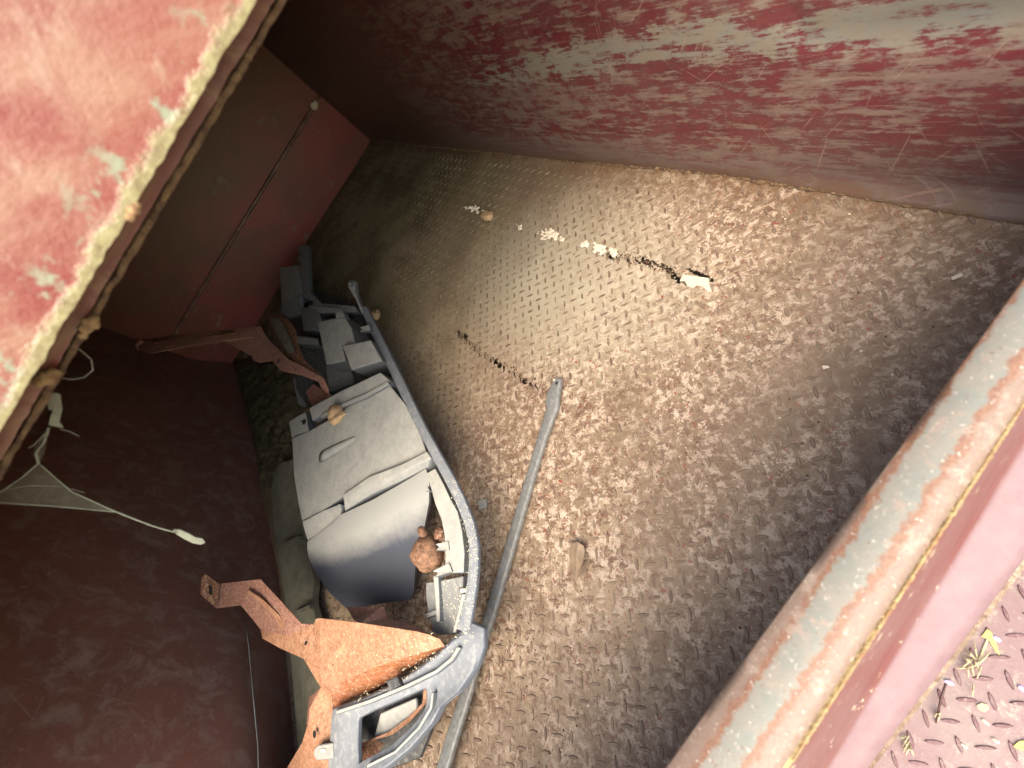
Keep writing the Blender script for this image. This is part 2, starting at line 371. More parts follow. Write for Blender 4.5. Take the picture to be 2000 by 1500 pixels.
def mat_web(name, fac, col):
    t = NT(name); tr = t.n.new('ShaderNodeBsdfTransparent'); mx = t.n.new('ShaderNodeMixShader'); out = t.n['Material Output']
    t.set(t.b.inputs['Base Color'], col); t.b.inputs['Roughness'].default_value = .8
    s1 = t.noise(1, 3, .6, vec=t.rotvec((.3, .5, .2), (30, 30, 220)))
    k = t.ramp(s1, .3, .7, fac * .35, fac)
    t.l.new(k, mx.inputs[0]); t.l.new(tr.outputs[0], mx.inputs[1]); t.l.new(t.b.outputs[0], mx.inputs[2]); t.l.new(mx.outputs[0], out.inputs[0])
    return t.m
M['web'] = mat_web('spider_silk', .12, (.5, .52, .4)); M['silk'] = mat_plain('silk_thread', (.17, .18, .14), .8, .15)

# ---------------------------------------------------------------- structure
L, W, H = 3.56, 1.99, 1.22
gr = raw('ground', [(-60, -60, -.62), (60, -60, -.62), (60, 60, -.62), (-60, 60, -.62)], [(0, 1, 2, 3)], M['ground']); gr['kind'] = 'structure'

bin_ = thing('steel_container', 'large open red steel container with a rusty tread plate floor and scraped paint', 'container')

def zf(x, y):                        # the floor is dented
    return .010 * noise.noise(Vector((x * 2.1, y * 2.1, 3))) + .004 * noise.noise(Vector((x * 7, y * 7, 9))) - .004
# rust holes: (px, py, rx, ry) in the floor
holes = []
def hole(px, py, a, b, ang=-20):
    c = atz(px, py, 0); k = (CAM - c).length / 870
    holes.append((c.x, c.y, a * k * 1.35, b * k * 1.15, math.radians(ang)))
for h in ((1190,500,9,2.5), (1206,504,8,1.6), (1226,508,9,1.5), (1245,510,8,1.8), (1262,511,13,4.5), (1280,514,8,2.2), (1294,519,7,2.6,-35), (1306,527,7,5,-50), (1316,538,7,5,-55), (1324,546,6,4,-40), (1368,537,20,3.2,-8), (1061,464,6,2.5),
          (894,651,2,9,60), (899,657,6,1.6,-50), (907,657,3.5,8,70), (915,670,4,1.5,-50), (924,680,5,1.4,-45), (934,688,5,1.5,-35), (946,695,6,2,-30), (957,701,5,1.5,-40), (966,706,5,5), (974,712,4,6,70), (982,719,5,2.2,-40), (992,724,5,1.3,-30), (1003,730,6,1.6,-30), (1014,738,6,1.8,-35), (1023,744,4,6,60), (1034,749,7,1.7,-25), (1046,755,7,1.5,-25), (1058,760,6,1.3,-25)):
    hole(*h)
def in_hole(x, y):
    for cx, cy, a, b, t in holes:
        dx, dy = x - cx, y - cy
        if abs(dx) > .09 or abs(dy) > .09: continue
        u = dx * math.cos(t) + dy * math.sin(t); v = -dx * math.sin(t) + dy * math.cos(t)
        n = noise.noise(Vector((x * 130, y * 130, 1))) * 1.5
        if (u / a) ** 2 + (v / b) ** 2 < 1 + n: return True
    return False
def frange(a, b, s):
    n = max(1, round((b - a) / s)); return [a + (b - a) * i / n for i in range(n)]
xs = frange(-.02, 1.9, .06) + frange(1.9, 3.06, .0032) + frange(3.06, L + .12, .06) + [L + .12]
ys = frange(-2.30, -.86, .06) + frange(-.86, -.70, .0035) + frange(-.70, -.36, .04) + frange(-.36, -.20, .0035) + frange(-.20, .01, .035) + [.01]
vs, fs = [], []
for i, x in enumerate(xs):
    for j, y in enumerate(ys): vs.append((x, y, zf(x, y)))
ny = len(ys)
for i in range(len(xs) - 1):
    for j in range(ny - 1):
        if in_hole((xs[i] + xs[i+1]) / 2, (ys[j] + ys[j+1]) / 2): continue
        a = i * ny + j; fs.append((a, a + ny, a + ny + 1, a + 1))
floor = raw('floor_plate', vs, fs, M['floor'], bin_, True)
floor['label'] = 'dusty rusted tread plate floor'
under = raw('subframe', [(-.02, -2.3, -.16), (L, -2.3, -.16), (L, .0, -.16), (-.02, .0, -.16)], [(0, 1, 2, 3)], M['darkrust'], bin_)

# raised bars of the tread plate
def bar_mesh(name, m, ln, wd, h):
    base = [(math.cos(a) * ln / 2, math.copysign(abs(math.sin(a)) ** 1.25, math.sin(a)) * wd / 2) for a in [2 * math.pi * k / 8 for k in range(8)]]
    v = [(x, y, -.0015) for x, y in base] + [(x * .78, y * .55, h) for x, y in base]
    f = [tuple(range(8, 16))] + [(k, (k + 1) % 8, (k + 1) % 8 + 8, k + 8) for k in range(8)]
    me = bpy.data.meshes.new(name); me.from_pydata(v, [], f); me.materials.append(m); me.update(); return me, v, f
E1 = Vector((.023, -.023)); E2 = Vector((.023, .023))
def sites(x0, x1, y0, y1, ox, oy):
    out = []
    for i in range(-140, 200):
        for j in range(-140, 200):
            p = E1 * i + E2 * j + Vector((ox, oy))
            if x0 < p.x < x1 and y0 < p.y < y1: out.append((p.x, p.y, math.pi / 4 if (i + j) % 2 == 0 else -math.pi / 4))
    return out
def seen(P):
    q = ROT @ (Vector(P) - CAM)
    if q.z > -.05: return None
    x, y = 1000 - FOC * q.x / q.z, 750 + FOC * q.y / q.z
    return (x, y) if -30 < x < 2030 and -30 < y < 1530 else None
def bars(parent, pts, zfun, meshdat, keep, m):
    me, v, f = meshdat
    pts = [p for p in pts if seen((p[0], p[1], zfun(p[0], p[1])))]
    pts.sort(key=lambda p: (Vector((p[0], p[1], zfun(p[0], p[1]))) - CAM).length)
    near, rest = pts[:keep], pts[keep:]
    for x, y, a in near:
        o = bpy.data.objects.new('tread_bar', me); S.collection.objects.link(o); o.parent = parent
        o.location = (x, y, zfun(x, y)); o.rotation_euler = (0, 0, a + random.uniform(-.04, .04))
        o.scale = (random.uniform(.9, 1.08), random.uniform(.85, 1.1), random.uniform(.6, 1.15))
    if rest:
        V, F = [], []
        for x, y, a in rest:
            if any(abs(x - h[0]) < h[2] and abs(y - h[1]) < h[3] for h in holes): continue
            wear = noise.noise(Vector((x * 4, y * 4, 2)))
            k = max(.35, min(1.25, .95 + wear * 1.1)); ca, sa = math.cos(a), math.sin(a); b = len(V); z0 = zfun(x, y)
            for p in v: V.append((x + p[0] * ca - p[1] * sa, y + p[0] * sa + p[1] * ca, z0 + (p[2] * k if p[2] > 0 else p[2])))
            for q in f: F.append(tuple(t + b for t in q))
        o = raw('tread_bars', V, F, m, parent, False); o['kind'] = 'stuff'
o1 = atz(1048, 554, 0)
fb = [p for p in sites(.02, L - .02, -1.95, -.02, o1.x, o1.y)]
# keep bars clear of what covers them: hidden ones behind the sill are dropped
fb = [p for p in fb if p[0] < 3.50]
bars(floor, fb, zf, bar_mesh('tread_bar', M['bar'], .0285, .0100, .0022), 290, M['bar'])

def cutz(x, z):                     # out of view past the roof, side walls lowered to admit more sky light
    top = H if x < 3.0 else (.46 if x > 3.12 else H + (.46 - H) * (x - 3.0) / .12)
    return .3 + (z - .3) * (top - .3) / (H - .3) if z > .3 else z
# long scraped wall (y = 0), bulging a little, rounded into the floor at the near end
def ywall(x, z):
    r = max(0, min(1, (x - 2.9) / .5)) * .035
    fil = -r * max(0, 1 - z / .05) ** 2 if r else 0
    return .012 * noise.noise(Vector((x * 1.6, z * 2, 5))) * min(1, z * 6) + fil
bm = bmesh.new(); NX, NZ = 90, 40
zz = [-.02, 0, .006, .012, .02, .03, .042, .056] + [.056 + (H - .056) * (i / 30) for i in range(1, 31)]
G = [[bm.verts.new((-.02 + (L + .35) * i / NX, ywall((L + .35) * i / NX, max(z, 0)), cutz((L + .35) * i / NX, z))) for z in zz] for i in range(NX + 1)]
for i in range(NX):
    for j in range(len(zz) - 1): bm.faces.new((G[i][j], G[i+1][j], G[i+1][j+1], G[i][j+1]))
r = bmesh.ops.extrude_face_region(bm, geom=bm.faces[:])
for v in r['geom']:
    if isinstance(v, bmesh.types.BMVert): v.co.y += .02
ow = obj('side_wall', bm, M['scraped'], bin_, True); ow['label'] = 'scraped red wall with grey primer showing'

# maroon side (y = -W), its foot line leaning outwards towards the viewer
def yfoot(x):
    pts = ((-.1, -1.93), (0, -1.925), (.25, -1.93), (1.2, -1.95), (2.0, -2.03), (2.75, -2.17), (3.7, -2.28))
    for (a, ya), (b, yb) in zip(pts, pts[1:]):
        if x <= b: return ya + (yb - ya) * (x - a) / (b - a)
    return pts[-1][1]
bm = bmesh.new(); NX, NZ = 60, 26
G = [[bm.verts.new((x, yfoot(x) + (-W - .02 - yfoot(x)) * min(1, z / .22) + .012 * noise.noise(Vector((x * 1.7, z * 2, 11))) * min(1, max(z, 0) * 5), cutz(x, z)))
      for z in [-.05 + (H + .05) * j / NZ for j in range(NZ + 1)]] for x in [-.05 + (L + .4) * i / NX for i in range(NX + 1)]]
for i in range(NX):
    for j in range(NZ): bm.faces.new((G[i][j], G[i][j+1], G[i+1][j+1], G[i+1][j]))
r = bmesh.ops.extrude_face_region(bm, geom=bm.faces[:])
for v in r['geom']:
    if isinstance(v, bmesh.types.BMVert): v.co.y -= .02
ow = obj('side_wall', bm, M['panel'], bin_, True); ow['label'] = 'scuffed dark maroon wall'

tube('dent_line', [aty(px, py, -1.998) for px, py in ((478, 1200), (486, 1260), (492, 1330), (498, 1390), (504, 1455), (505, 1520))], [.0012, .0022, .0014, .0024, .0016, .001], M['plas'], bin_, 5)
# end wall with a lap seam, upper sheet set back
bm = bmesh.new()
box(bm, (-.012, -W / 2, .19), (.024, W + .1, .40))
box(bm, (-.03, -W / 2, .80), (.024, W + .1, .86))
ow = obj('end_wall', bm, M['endw'], bin_); ow['label'] = 'far maroon wall with a raised seam'; soften(ow, .004)
pts = [Vector((.002 + .003 * noise.noise(Vector((i, 0, 0))), -.02 - i * (W - .06) / 60, .392 + .002 * noise.noise(Vector((i * .7, 3, 0))))) for i in range(61)]
tube('weld_seam', pts, [.011 + .004 * noise.noise(Vector((i * 1.3, 1, 2))) for i in range(61)], M['seam'], bin_)
a = atx(614, 206, .01)
bm = bmesh.new(); lump_geo(bm, a, .03, 2, .3, 1, (.25, 1, .8)); obj('paint_blob', bm, M['white'], bin_, True)

# weld between long wall and floor: irregular crust
bm = bmesh.new()
for i in range(330):
    x = .1 + i * .0104 + random.uniform(-.003, .003)
    rr = random.uniform(.002, .006) * (1.2 if 2.3 < x < 3.1 else .9)
    lump_geo(bm, (x, ywall(x, .004) - random.uniform(0, .006), zf(x, 0) + .003), rr, 1, .35, 1, (1.8, 1, .7), i)
wc = obj('weld_bead', bm, M['darkcrust'], bin_); wc['kind'] = 'stuff'

# roof over the far part, with the thick flaking lip in front
rf = raw('roof', [(-.05, -2.4, H), (3.09, -2.4, H), (3.09, .05, H), (-.05, .05, H), (-.05, -2.4, H + .02), (3.09, -2.4, H + .02), (3.09, .05, H + .02), (-.05, .05, H + .02)],
         [(0, 3, 2, 1), (4, 5, 6, 7), (0, 1, 5, 4), (1, 2, 6, 5), (2, 3, 7, 6), (3, 0, 4, 7)], M['back'], bin_)
def edge_sheet(name, x, zb, zt, th, m, amp, parent, seed, step=.004, jag=None):
    bm = bmesh.new(); n = int(2.3 / step); cols = []
    for i in range(n + 1):
        y = .02 - i * step * 1.0
        z0 = zb + amp * noise.noise(Vector((y * 30, seed, 0))) + amp * .7 * noise.noise(Vector((y * 110, seed, 4))) + (jag(y) if jag else 0)
        cols.append([bm.verts.new((x, y, z0)), bm.verts.new((x, y, zb + .03)), bm.verts.new((x, y, zt)),
                     bm.verts.new((x - th, y, zt)), bm.verts.new((x - th, y, zb + .03)), bm.verts.new((x - th, y, z0))])
    for a, b in zip(cols, cols[1:]):
        for k in range(6): bm.faces.new((a[k], a[(k+1) % 6], b[(k+1) % 6], b[k]))
    return obj(name, bm, m, parent)
hd = edge_sheet('header_beam', 3.10, .985, 1.36, .006, M['header'], .0022, bin_, 1)
hd['label'] = 'bright flaking red beam with a cream rusted edge'
bk = edge_sheet('beam_back', 3.03, .972, H, .006, M['back'], .0015, bin_, 5)
raw('beam_web', [(3.094, -2.28, 1.05), (3.094, .02, 1.05), (3.03, .02, 1.05), (3.03, -2.28, 1.05)], [(0, 1, 2, 3)], M['back'], bin_)
bm = bmesh.new()
bp, brd = [], []
for i in range(900):
    y = -.35 - i * .0015; q = Vector((y * 60, 1, 2)); q2 = Vector((y * 240, 4, 2))
    bp.append(Vector((3.026 + .0012 * noise.noise(q2), y, .9672 + .0016 * noise.noise(q))))
    brd.append(.0026 + .0009 * noise.noise(q2) + .0012 * noise.noise(Vector((y * 22, 0, 7))))
tube_geo(bm, bp, brd, 8, 1.2)
o = obj('weld_bead', bm, M['darkcrust'], bin_); o['kind'] = 'stuff'; o['label'] = 'rusty weld bead under the header beam'
def on_beam(px, py, x=3.03): return atx(px, py, x)
bm = bmesh.new()
for i, (px, py, r) in enumerate(((178, 628, .007), (168, 640, .006), (160, 655, .004), (92, 738, .008), (80, 745, .006), (105, 730, .006), (262, 411, .0045), (255, 424, .004), (268, 402, .003))):
    lump_geo(bm, on_beam(px, py, 3.04 if py > 500 else 3.10), r, 2, .5, 1.2, (1, 1, 1), i)
o = obj('rust_lumps', bm, M['crust'], bin_, True); o['kind'] = 'stuff'

# sill: rolled flange, dark red face, lower ledge
prof = [  # (x at y=-.45, x at y=-.95, z)
    (3.560, 3.560, .372), (3.5345, 3.5335, .376), (3.531, 3.530, .388), (3.533, 3.532, .397), (3.540, 3.539, .4005),
    (3.565, 3.572, .403), (3.578, 3.598, .4005), (3.584, 3.606, .394), (3.586, 3.609, .378), (3.588, 3.612, .37),
    (3.598, 3.628, .150), (3.604, 3.638, .128), (3.612, 3.643, .122), (3.655, 3.657, .108), (3.664, 3.666, .100), (3.667, 3.669, .085),
    (3.694, 3.694, -.235)]
bm = bmesh.new(); NY = 130; cols = []
for i in range(NY + 1):
    y = .04 - 2.36 * i / NY; t = (y + .45) / -.5
    cols.append([bm.verts.new((a + (b - a) * t + .0012 * noise.noise(Vector((y * 9, z * 9, 1))), y, z + .0012 * noise.noise(Vector((y * 14, k, 5))))) for k, (a, b, z) in enumerate(prof)])
for a, b in zip(cols, cols[1:]):
    for k in range(len(prof) - 1): bm.faces.new((a[k], b[k], b[k+1], a[k+1]))
sl = obj('sill', bm, M['sill'], bin_); smooth_angle(sl, 50); sl['label'] = 'sill with a grey primer band between rust stripes'
md = sl.modifiers.new('thick', 'SOLIDIFY'); md.thickness = .004; md.offset = -1
raw('front_wall', [(3.60, -2.3, -.22), (3.60, .0, -.22), (3.585, .0, .372), (3.585, -2.3, .372)], [(0, 1, 2, 3)], M['panel'], bin_)
bm = bmesh.new()
for i in range(480):
    y = -.25 - i * .002; t = (y + .45) / -.5
    if noise.noise(Vector((y * 18, 2, 0))) < -.28: continue
    lump_geo(bm, (3.586 + .023 * t, y, .391 + random.uniform(-.0015, .0015)), random.uniform(.0012, .0024), 1, .4, 1, (1, 1.5, 1), i)
o = obj('rust_line', bm, mat_crust('cream_rust', (.34, .27, .13), (.22, .12, .05), 80), bin_); o['kind'] = 'stuff'

# deck outside
DZ = -.212
def zd(x, y): return DZ + .002 * noise.noise(Vector((x * 6, y * 6, 4)))
xs2 = [3.66 + 1.6 * i / 40 for i in range(41)]; ys2 = [-2.6 + 2.8 * i / 60 for i in range(61)]
vs = [(x, y, zd(x, y)) for x in xs2 for y in ys2]
fs = [(i * 61 + j, (i + 1) * 61 + j, (i + 1) * 61 + j + 1, i * 61 + j + 1) for i in range(40) for j in range(60)]
deck = raw('deck', vs, fs, M['deck'], None, True); deck['kind'] = 'structure'
o2 = atz(1856, 1408, DZ)
od = sites(3.70, 4.4, -1.6, -.2, o2.x, o2.y)
bars(deck, od, zd, bar_mesh('tread_bar', M['deckbar'], .030, .0088, .0030), 300, M['deckbar'])

# ---------------------------------------------------------------- grey plastic trim
tr = thing('plastic_trim', 'long broken grey plastic car dashboard frame lying across the rusty floor', 'car trim')
Z = .20
railL = [(703,600),(722,645),(745,692),(768,742),(790,790),(818,845),(843,893),(866,935),(888,978),(905,1020),(915,1060),(915,1100),(911,1140),(903,1185),(890,1228)]
railR = [(716,598),(737,640),(762,690),(786,738),(808,785),(834,838),(862,888),(886,930),(907,972),(926,1020),(934,1065),(934,1105),(930,1150),(922,1200),(915,1240)]
zr = lambda i: .13 + .07 * min(1, i / 5)
rows = [[(a[0], a[1], zr(i)), ((a[0]+b[0])/2, (a[1]+b[1])/2, zr(i) + .004), (b[0], b[1], zr(i))] for i, (a, b) in enumerate(zip(railL, railR))]
strip('edge_rail', rows, .010, M['plasb'], tr, bev=.002)
# post at the far end of the rail
strip('rail_post', [[(682,548,.16),(692,548,.16)],[(680,560,.16),(693,560,.16)],[(687,572,.15),(694,570,.15)],[(695,585,.14),(699,584,.14)],[(706,612,.135),(710,610,.135)]], .02, M['plas'], tr)
bm = bmesh.new(); lump_geo(bm, atz(686, 556, .165), .022, 2, .3, 1, (1, .5, .7), 3); obj('rail_tip', bm, M['plas'], tr)
# inner second lip along the near half of the rail
strip('inner_lip', [[(831,925,.185),(850,915,.19)],[(842,955,.185),(866,945,.19)],[(850,985,.185),(880,975,.19)],[(862,1015,.185),(894,1000,.19)],[(868,1045,.185),(902,1035,.19)],[(870,1085,.185),(907,1080,.19)],[(868,1120,.18),(905,1118,.19)]], .03, M['plas'], tr)
strip('side_flange', [[(832,1138,.15),(850,1136,.16),(905,1125,.17)],[(832,1165,.15),(853,1165,.155),(903,1160,.17)],[(836,1195,.145),(855,1195,.15),(897,1195,.165)],[(846,1235,.14),(858,1240,.145),(884,1238,.16)]], .05, M['plasd'], tr)
strip('flange_rib', [[(846,1125,.172),(856,1124,.172)],[(850,1170,.17),(858,1170,.17)],[(852,1215,.165),(859,1215,.165)]], .02, M['plas'], tr)
strip('flange_rib', [[(902,1160,.185),(909,1160,.185)],[(893,1200,.18),(900,1200,.18)],[(884,1235,.178),(890,1236,.178)]], .012, M['plas'], tr)

# main housing
A = [
 [(566,826,.17),(612,800,.185),(676,768,.19),(744,728,.195),(752,735,.19)],
 [(568,838,.18),(603,822,.19),(664,790,.195),(756,742,.195),(766,750,.19)],
]
strip('housing_lip', [[(564,824,.17),(570,856,.17)],[(582,812,.182),(578,850,.18)],[(597,805,.185),(603,842,.19)]], .04, M['plas'], tr)
plate('housing_lip', [(603,797,.188),(668,762,.192),(742,727,.195),(760,742,.195),(762,752,.193),(668,792,.19),(625,812,.19),(610,822,.188)], .035, M['plas'], tr, bev=.004)
strip('lip_bead', [[(625,811,.2),(627,817,.2)],[(668,788,.202),(671,795,.202)],[(715,768,.202),(718,775,.202)],[(757,744,.2),(760,751,.2)]], .012, M['plas'], tr, bev=.002)
pa = [[(570,856,.18),(574,930,.18),(583,985,.178),(590,1018,.175)],
      [(603,842,.188),(612,915,.19),(622,965,.188),(628,1000,.183)],
      [(650,815,.19),(660,880,.193),(668,935,.19),(668,972,.186)],
      [(700,780,.19),(728,850,.193),(748,890,.19),(752,925,.186)],
      [(762,752,.188),(800,800,.188),(822,850,.185),(833,884,.183)]]
strip('housing_panel', pa, .05, M['plas'], tr, bev=.003)
strip('panel_ridge', [[(590,1018,.182),(592,1028,.176),(600,1056,.172)],[(628,998,.19),(630,1008,.18),(640,1034,.176)],[(664,984,.192),(667,994,.18),(666,1010,.176)]], .03, M['plas'], tr, bev=.003)
strip('panel_ridge', [[(668,966,.197),(671,980,.197),(673,1000,.182)],[(720,930,.199),(724,946,.199),(726,968,.183)],[(785,905,.199),(790,920,.199),(792,938,.183)],[(834,880,.197),(842,894,.197),(838,914,.183)]], .03, M['plas'], tr, bev=.004)
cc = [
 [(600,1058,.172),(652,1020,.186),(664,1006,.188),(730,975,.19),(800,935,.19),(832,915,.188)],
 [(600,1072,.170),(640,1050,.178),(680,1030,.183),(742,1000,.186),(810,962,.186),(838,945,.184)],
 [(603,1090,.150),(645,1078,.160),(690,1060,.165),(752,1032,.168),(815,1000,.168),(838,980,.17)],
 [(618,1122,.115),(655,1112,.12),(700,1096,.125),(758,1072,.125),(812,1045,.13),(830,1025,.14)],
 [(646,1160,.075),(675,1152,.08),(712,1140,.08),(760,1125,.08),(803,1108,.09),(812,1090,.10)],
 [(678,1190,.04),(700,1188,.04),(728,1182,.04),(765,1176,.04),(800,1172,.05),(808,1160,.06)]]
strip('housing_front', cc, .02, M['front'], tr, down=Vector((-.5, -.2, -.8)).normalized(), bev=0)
bm = bmesh.new(); tube_geo(bm, [atz(*p) for p in ((630,893,.185),(640,888,.187),(665,874,.189),(690,860,.188),(712,848,.184))], [.026,.027,.022,.015,.006], 12, .55)
obj('moulded_boss', bm, M['plas'], tr, True)
plate('housing_slot', [(588,822,.187),(596,818,.187),(600,826,.187),(592,830,.187)], .002, M['black'], tr, bev=0)
# inner wall of the housing towards the rail
strip('inner_wall', [[(762,752,.19),(772,775,.15)],[(800,800,.19),(812,822,.14)],[(822,850,.185),(836,872,.14)],[(834,885,.183),(848,905,.14)]], .02, M['dark'], tr)

# stepped boxes at the far end
def boxp(name, pts, z, depth, m=None, bev=.004): return plate(name, [(x, y, z) for x, y in pts], depth, m or M['plas'], tr, bev=bev)
boxp('base_shell', [(548,560),(600,560),(690,592),(712,640),(745,705),(755,730),(604,800),(578,760),(572,690),(552,640)], .055, .03, M['dark'])
boxp('step_box', [(620,629),(650,622),(672,617),(686,640),(694,672),(668,674),(676,705),(637,713)], .165, .09)
boxp('step_box', [(668,675),(724,664),(747,705),(686,723)], .185, .10)
boxp('step_box', [(587,600),(620,601),(629,626),(618,646),(592,646)], .12, .06, M['plasd'])
boxp('step_box', [(545,522),(582,518),(592,572),(550,594)], .15, .07)
plate('box_side', [(550,595,.145),(586,575,.145),(590,614,.10),(564,621,.10),(549,612,.12)], .02, M['plasd'], tr)
boxp('step_box', [(571,655),(620,661),(624,675),(582,672)], .11, .05)
boxp('box_wall', [(637,714),(678,706),(690,735),(690,748),(641,768)], .07, .03, M['plasd'])
boxp('step_box', [(653,612),(668,606),(674,618),(656,622)], .175, .03)
boxp('back_strip', [(598,598),(622,591),(693,598),(700,610),(650,612),(625,612)], .12, .03)
boxp('lower_wall', [(571,740),(590,735),(598,796),(582,790)], .05, .05, M['plasd'])
# torn, saw-edged strip
rows = []
for i in range(17):
    t = i / 16; x = 592 + 4 * t + (56 * max(0, t - .6) / .4 if t > .6 else 0); y = 478 + 115 * min(1, t * 1.25) + (4 * t)
    jag = -9 if i % 2 else 0
    rows.append([(x - 4 + jag, y, .16 - .03 * t), (x + 10, y + 2, .16 - .03 * t)])
strip('torn_strip', rows, .02, M['plasd'], tr, bev=0, smooth=False)
# clips along the rail
def clip(px, py, dx, dy, z=.19, wpx=9):
    n = Vector((-dy, dx)).normalized() * wpx
    plate('clip', [(px - n.x, py - n.y, z), (px + n.x, py + n.y, z), (px + dx + n.x * .7, py + dy + n.y * .7, z - .01), (px + dx * .75, py + dy * .75, z - .01), (px + dx - n.x * .7, py + dy - n.y * .7, z - .01)], .02, M['plas'], tr, bev=.002)
for c in ((876,1066,-26,3), (880,1108,-34,14), (836,952,-20,8,.185,7), (855,1195,-28,10,.165,5), (715,680,-16,-1,.17,5), (735,705,-22,6,.18,4), (722,640,-20,4,.165,6)): clip(*c)
plate('clip_hole', [(897,1148,.192),(907,1147,.192),(908,1152,.192),(898,1154,.192)], .003, M['black'], tr, bev=0)
plate('white_clip', [(899,1150,.193),(911,1149,.193),(912,1156,.193),(900,1158,.193)], .004, M['white'], tr, bev=0)

# lower loop of the frame: outer and inner outline
outer = [(648,1392),(652,1382),(716,1358),(778,1330),(820,1300),(862,1268),(893,1238),(925,1215),(946,1226),(947,1262),(935,1300),(905,1345),(868,1375),(850,1410),(806,1462),(760,1500),(700,1530),(640,1560),(641,1480)]
inner = [(700,1408),(702,1402),(730,1388),(768,1372),(800,1358),(822,1348),(829,1345),(832,1348),(833,1356),(833,1368),(830,1382),(824,1394),(812,1410),(795,1428),(765,1455),(735,1472),(712,1484),(700,1492),(699,1450)]
rows = []
for o_, i_ in zip(outer, inner):
    mx_ = (o_[0] * .45 + i_[0] * .55, o_[1] * .45 + i_[1] * .55)
    q_ = (o_[0] * .85 + i_[0] * .15, o_[1] * .85 + i_[1] * .15)
    rows.append([(o_[0], o_[1], .195), (q_[0], q_[1], .203), (mx_[0], mx_[1], .198), (i_[0], i_[1], .190)])
strip('frame_loop', rows, .012, M['plasb'], tr, closed=True, bev=.0025)
strip('loop_rib', [[(655,1388,.209),(657,1396,.209)],[(720,1366,.21),(722,1374,.21)],[(795,1335,.21),(797,1343,.21)],[(850,1308,.21),(853,1315,.21)],[(878,1285,.21),(884,1290,.21)],[(893,1262,.208),(900,1265,.208)]], .014, M['plas'], tr, bev=.002)
strip('loop_rib', [[(842,1352,.206),(847,1352,.206)],[(838,1382,.206),(843,1385,.206)],[(815,1420,.206),(820,1424,.206)],[(770,1466,.206),(773,1472,.206)],[(715,1494,.206),(717,1501,.206)]], .012, M['plas'], tr, bev=.002)
boxp('mount_tab', [(614,1462),(622,1454),(650,1450),(652,1482),(618,1486),(612,1478)], .205, .015)
plate('tab_hole', [(625,1464,.2065),(634,1462,.2065),(637,1467,.2065),(628,1471,.2065)], .001, M['white'], tr, bev=0)
boxp('mount_tab', [(752,1330),(775,1320),(782,1338),(762,1350)], .212, .02, M['dark'])
# pale curved piece seen inside the loop
strip('inner_shell', [[(690,1400,.12),(840,1340,.13)],[(690,1440,.10),(850,1380,.11)],[(690,1480,.08),(840,1430,.09)],[(690,1530,.07),(820,1480,.07)]], .01, M['dark'], tr)
strip('inner_shell', [[(742,1392,.135),(812,1362,.15)],[(735,1420,.13),(815,1384,.145)],[(728,1445,.12),(795,1415,.13)]], .01, M['plas'], tr, bev=.004)

# ---------------------------------------------------------------- rusty brackets
br = thing('rusty_bracket', 'bright orange rusty sheet metal bracket with a bent arm beside the grey trim', 'bracket')
zt = .205
ridge = [(650,1344,.20),(660,1335,.205),(730,1304,.212),(790,1285,.215),(868,1262,.20)]
plate('plate', [(509,1231,.25),(512,1247,.25),(548,1267,.24),(593,1287,.235),(626,1307,.225),(629,1330,.22),(626,1343,.218),(645,1350,.212)] + ridge[1:] + [(858,1248,.21),(836,1239,.215),(814,1233,.22),(702,1216,.235),(625,1207,.245),(617,1208,.245),(612,1219,.243),(589,1220,.25),(560,1226,.25)],
      .003, M['rust'], br, bev=.001)
plate('lower_face', [(645,1350,.212),(660,1335,.205),(730,1304,.212),(790,1285,.215),(868,1262,.20),(850,1274,.175),(800,1304,.17),(760,1330,.165),(720,1352,.165),(690,1362,.165),(665,1378,.17),(648,1390,.175),(645,1400,.18)], .003, M['rustd'], br, bev=.001)
plate('stem', [(626,1343,.218),(645,1350,.212),(649,1380,.19),(647,1440,.185),(650,1590,.17),(500,1590,.18),(535,1530,.18),(560,1500,.183),(590,1450,.19),(602,1410,.20),(604,1385,.205),(615,1362,.21)], .003, M['rust'], br, bev=.001)
strip('stem_flange', [[(626,1343,.219),(604,1360,.17)],[(606,1385,.206),(600,1392,.17)],[(603,1410,.202),(598,1415,.17)]], .003, M['rustp'], br)
plate('arm', [(428,1140,.33),(508,1131,.31),(589,1218,.252),(612,1219,.2455),(560,1240,.252),(509,1233,.2535),(509,1229,.256),(470,1182,.30),(422,1188,.33)], .003, M['rustp'], br, bev=.001)
strip('arm_crease', [[(480,1156,.318),(487,1153,.318)],[(505,1175,.298),(514,1172,.298)],[(535,1205,.274),(545,1202,.274)],[(548,1228,.258),(556,1226,.258)]], .004, M['rust'], br)
tabp = [Vector(p) for p in (atz(428,1140,.335), atz(400,1120,.385), atz(393,1130,.39), atz(391,1160,.385), atz(422,1188,.335))]
plate('arm_tab', tabp, .003, M['rustb'], br, down=Vector((.6, .2, -.5)).normalized(), bev=.001)
plate('slot', [atz(*p) for p in ((409,1142,.37),(414,1146,.368),(415,1163,.366),(410,1160,.37))], .002, M['black'], br, down=Vector((-.3, -.1, .8)).normalized(), bev=0)
plate('back_flange', [(676,1186,.15),(747,1184,.15),(755,1206,.155),(800,1220,.17),(850,1242,.185),(702,1218,.225),(690,1210,.17)], .003, M['rustp'], br, bev=.001)
def disc(name, px, py, z, r, m, parent, sx=1, ang=0):
    c = atz(px, py, z); pts = [c + Vector((math.cos(a) * r * sx, math.sin(a) * r, 0)) for a in [k * math.pi / 5 for k in range(10)]]
    return plate(name, pts, .0006, m, parent, bev=0)
disc('rivet_hole', 597, 1256, .2415, .0055, M['black'], br); disc('rivet_hole', 614, 1434, .2025, .0065, M['black'], br, 1.4)
disc('rivet_hole', 650, 1299, .2325, .003, M['rustb'], br)
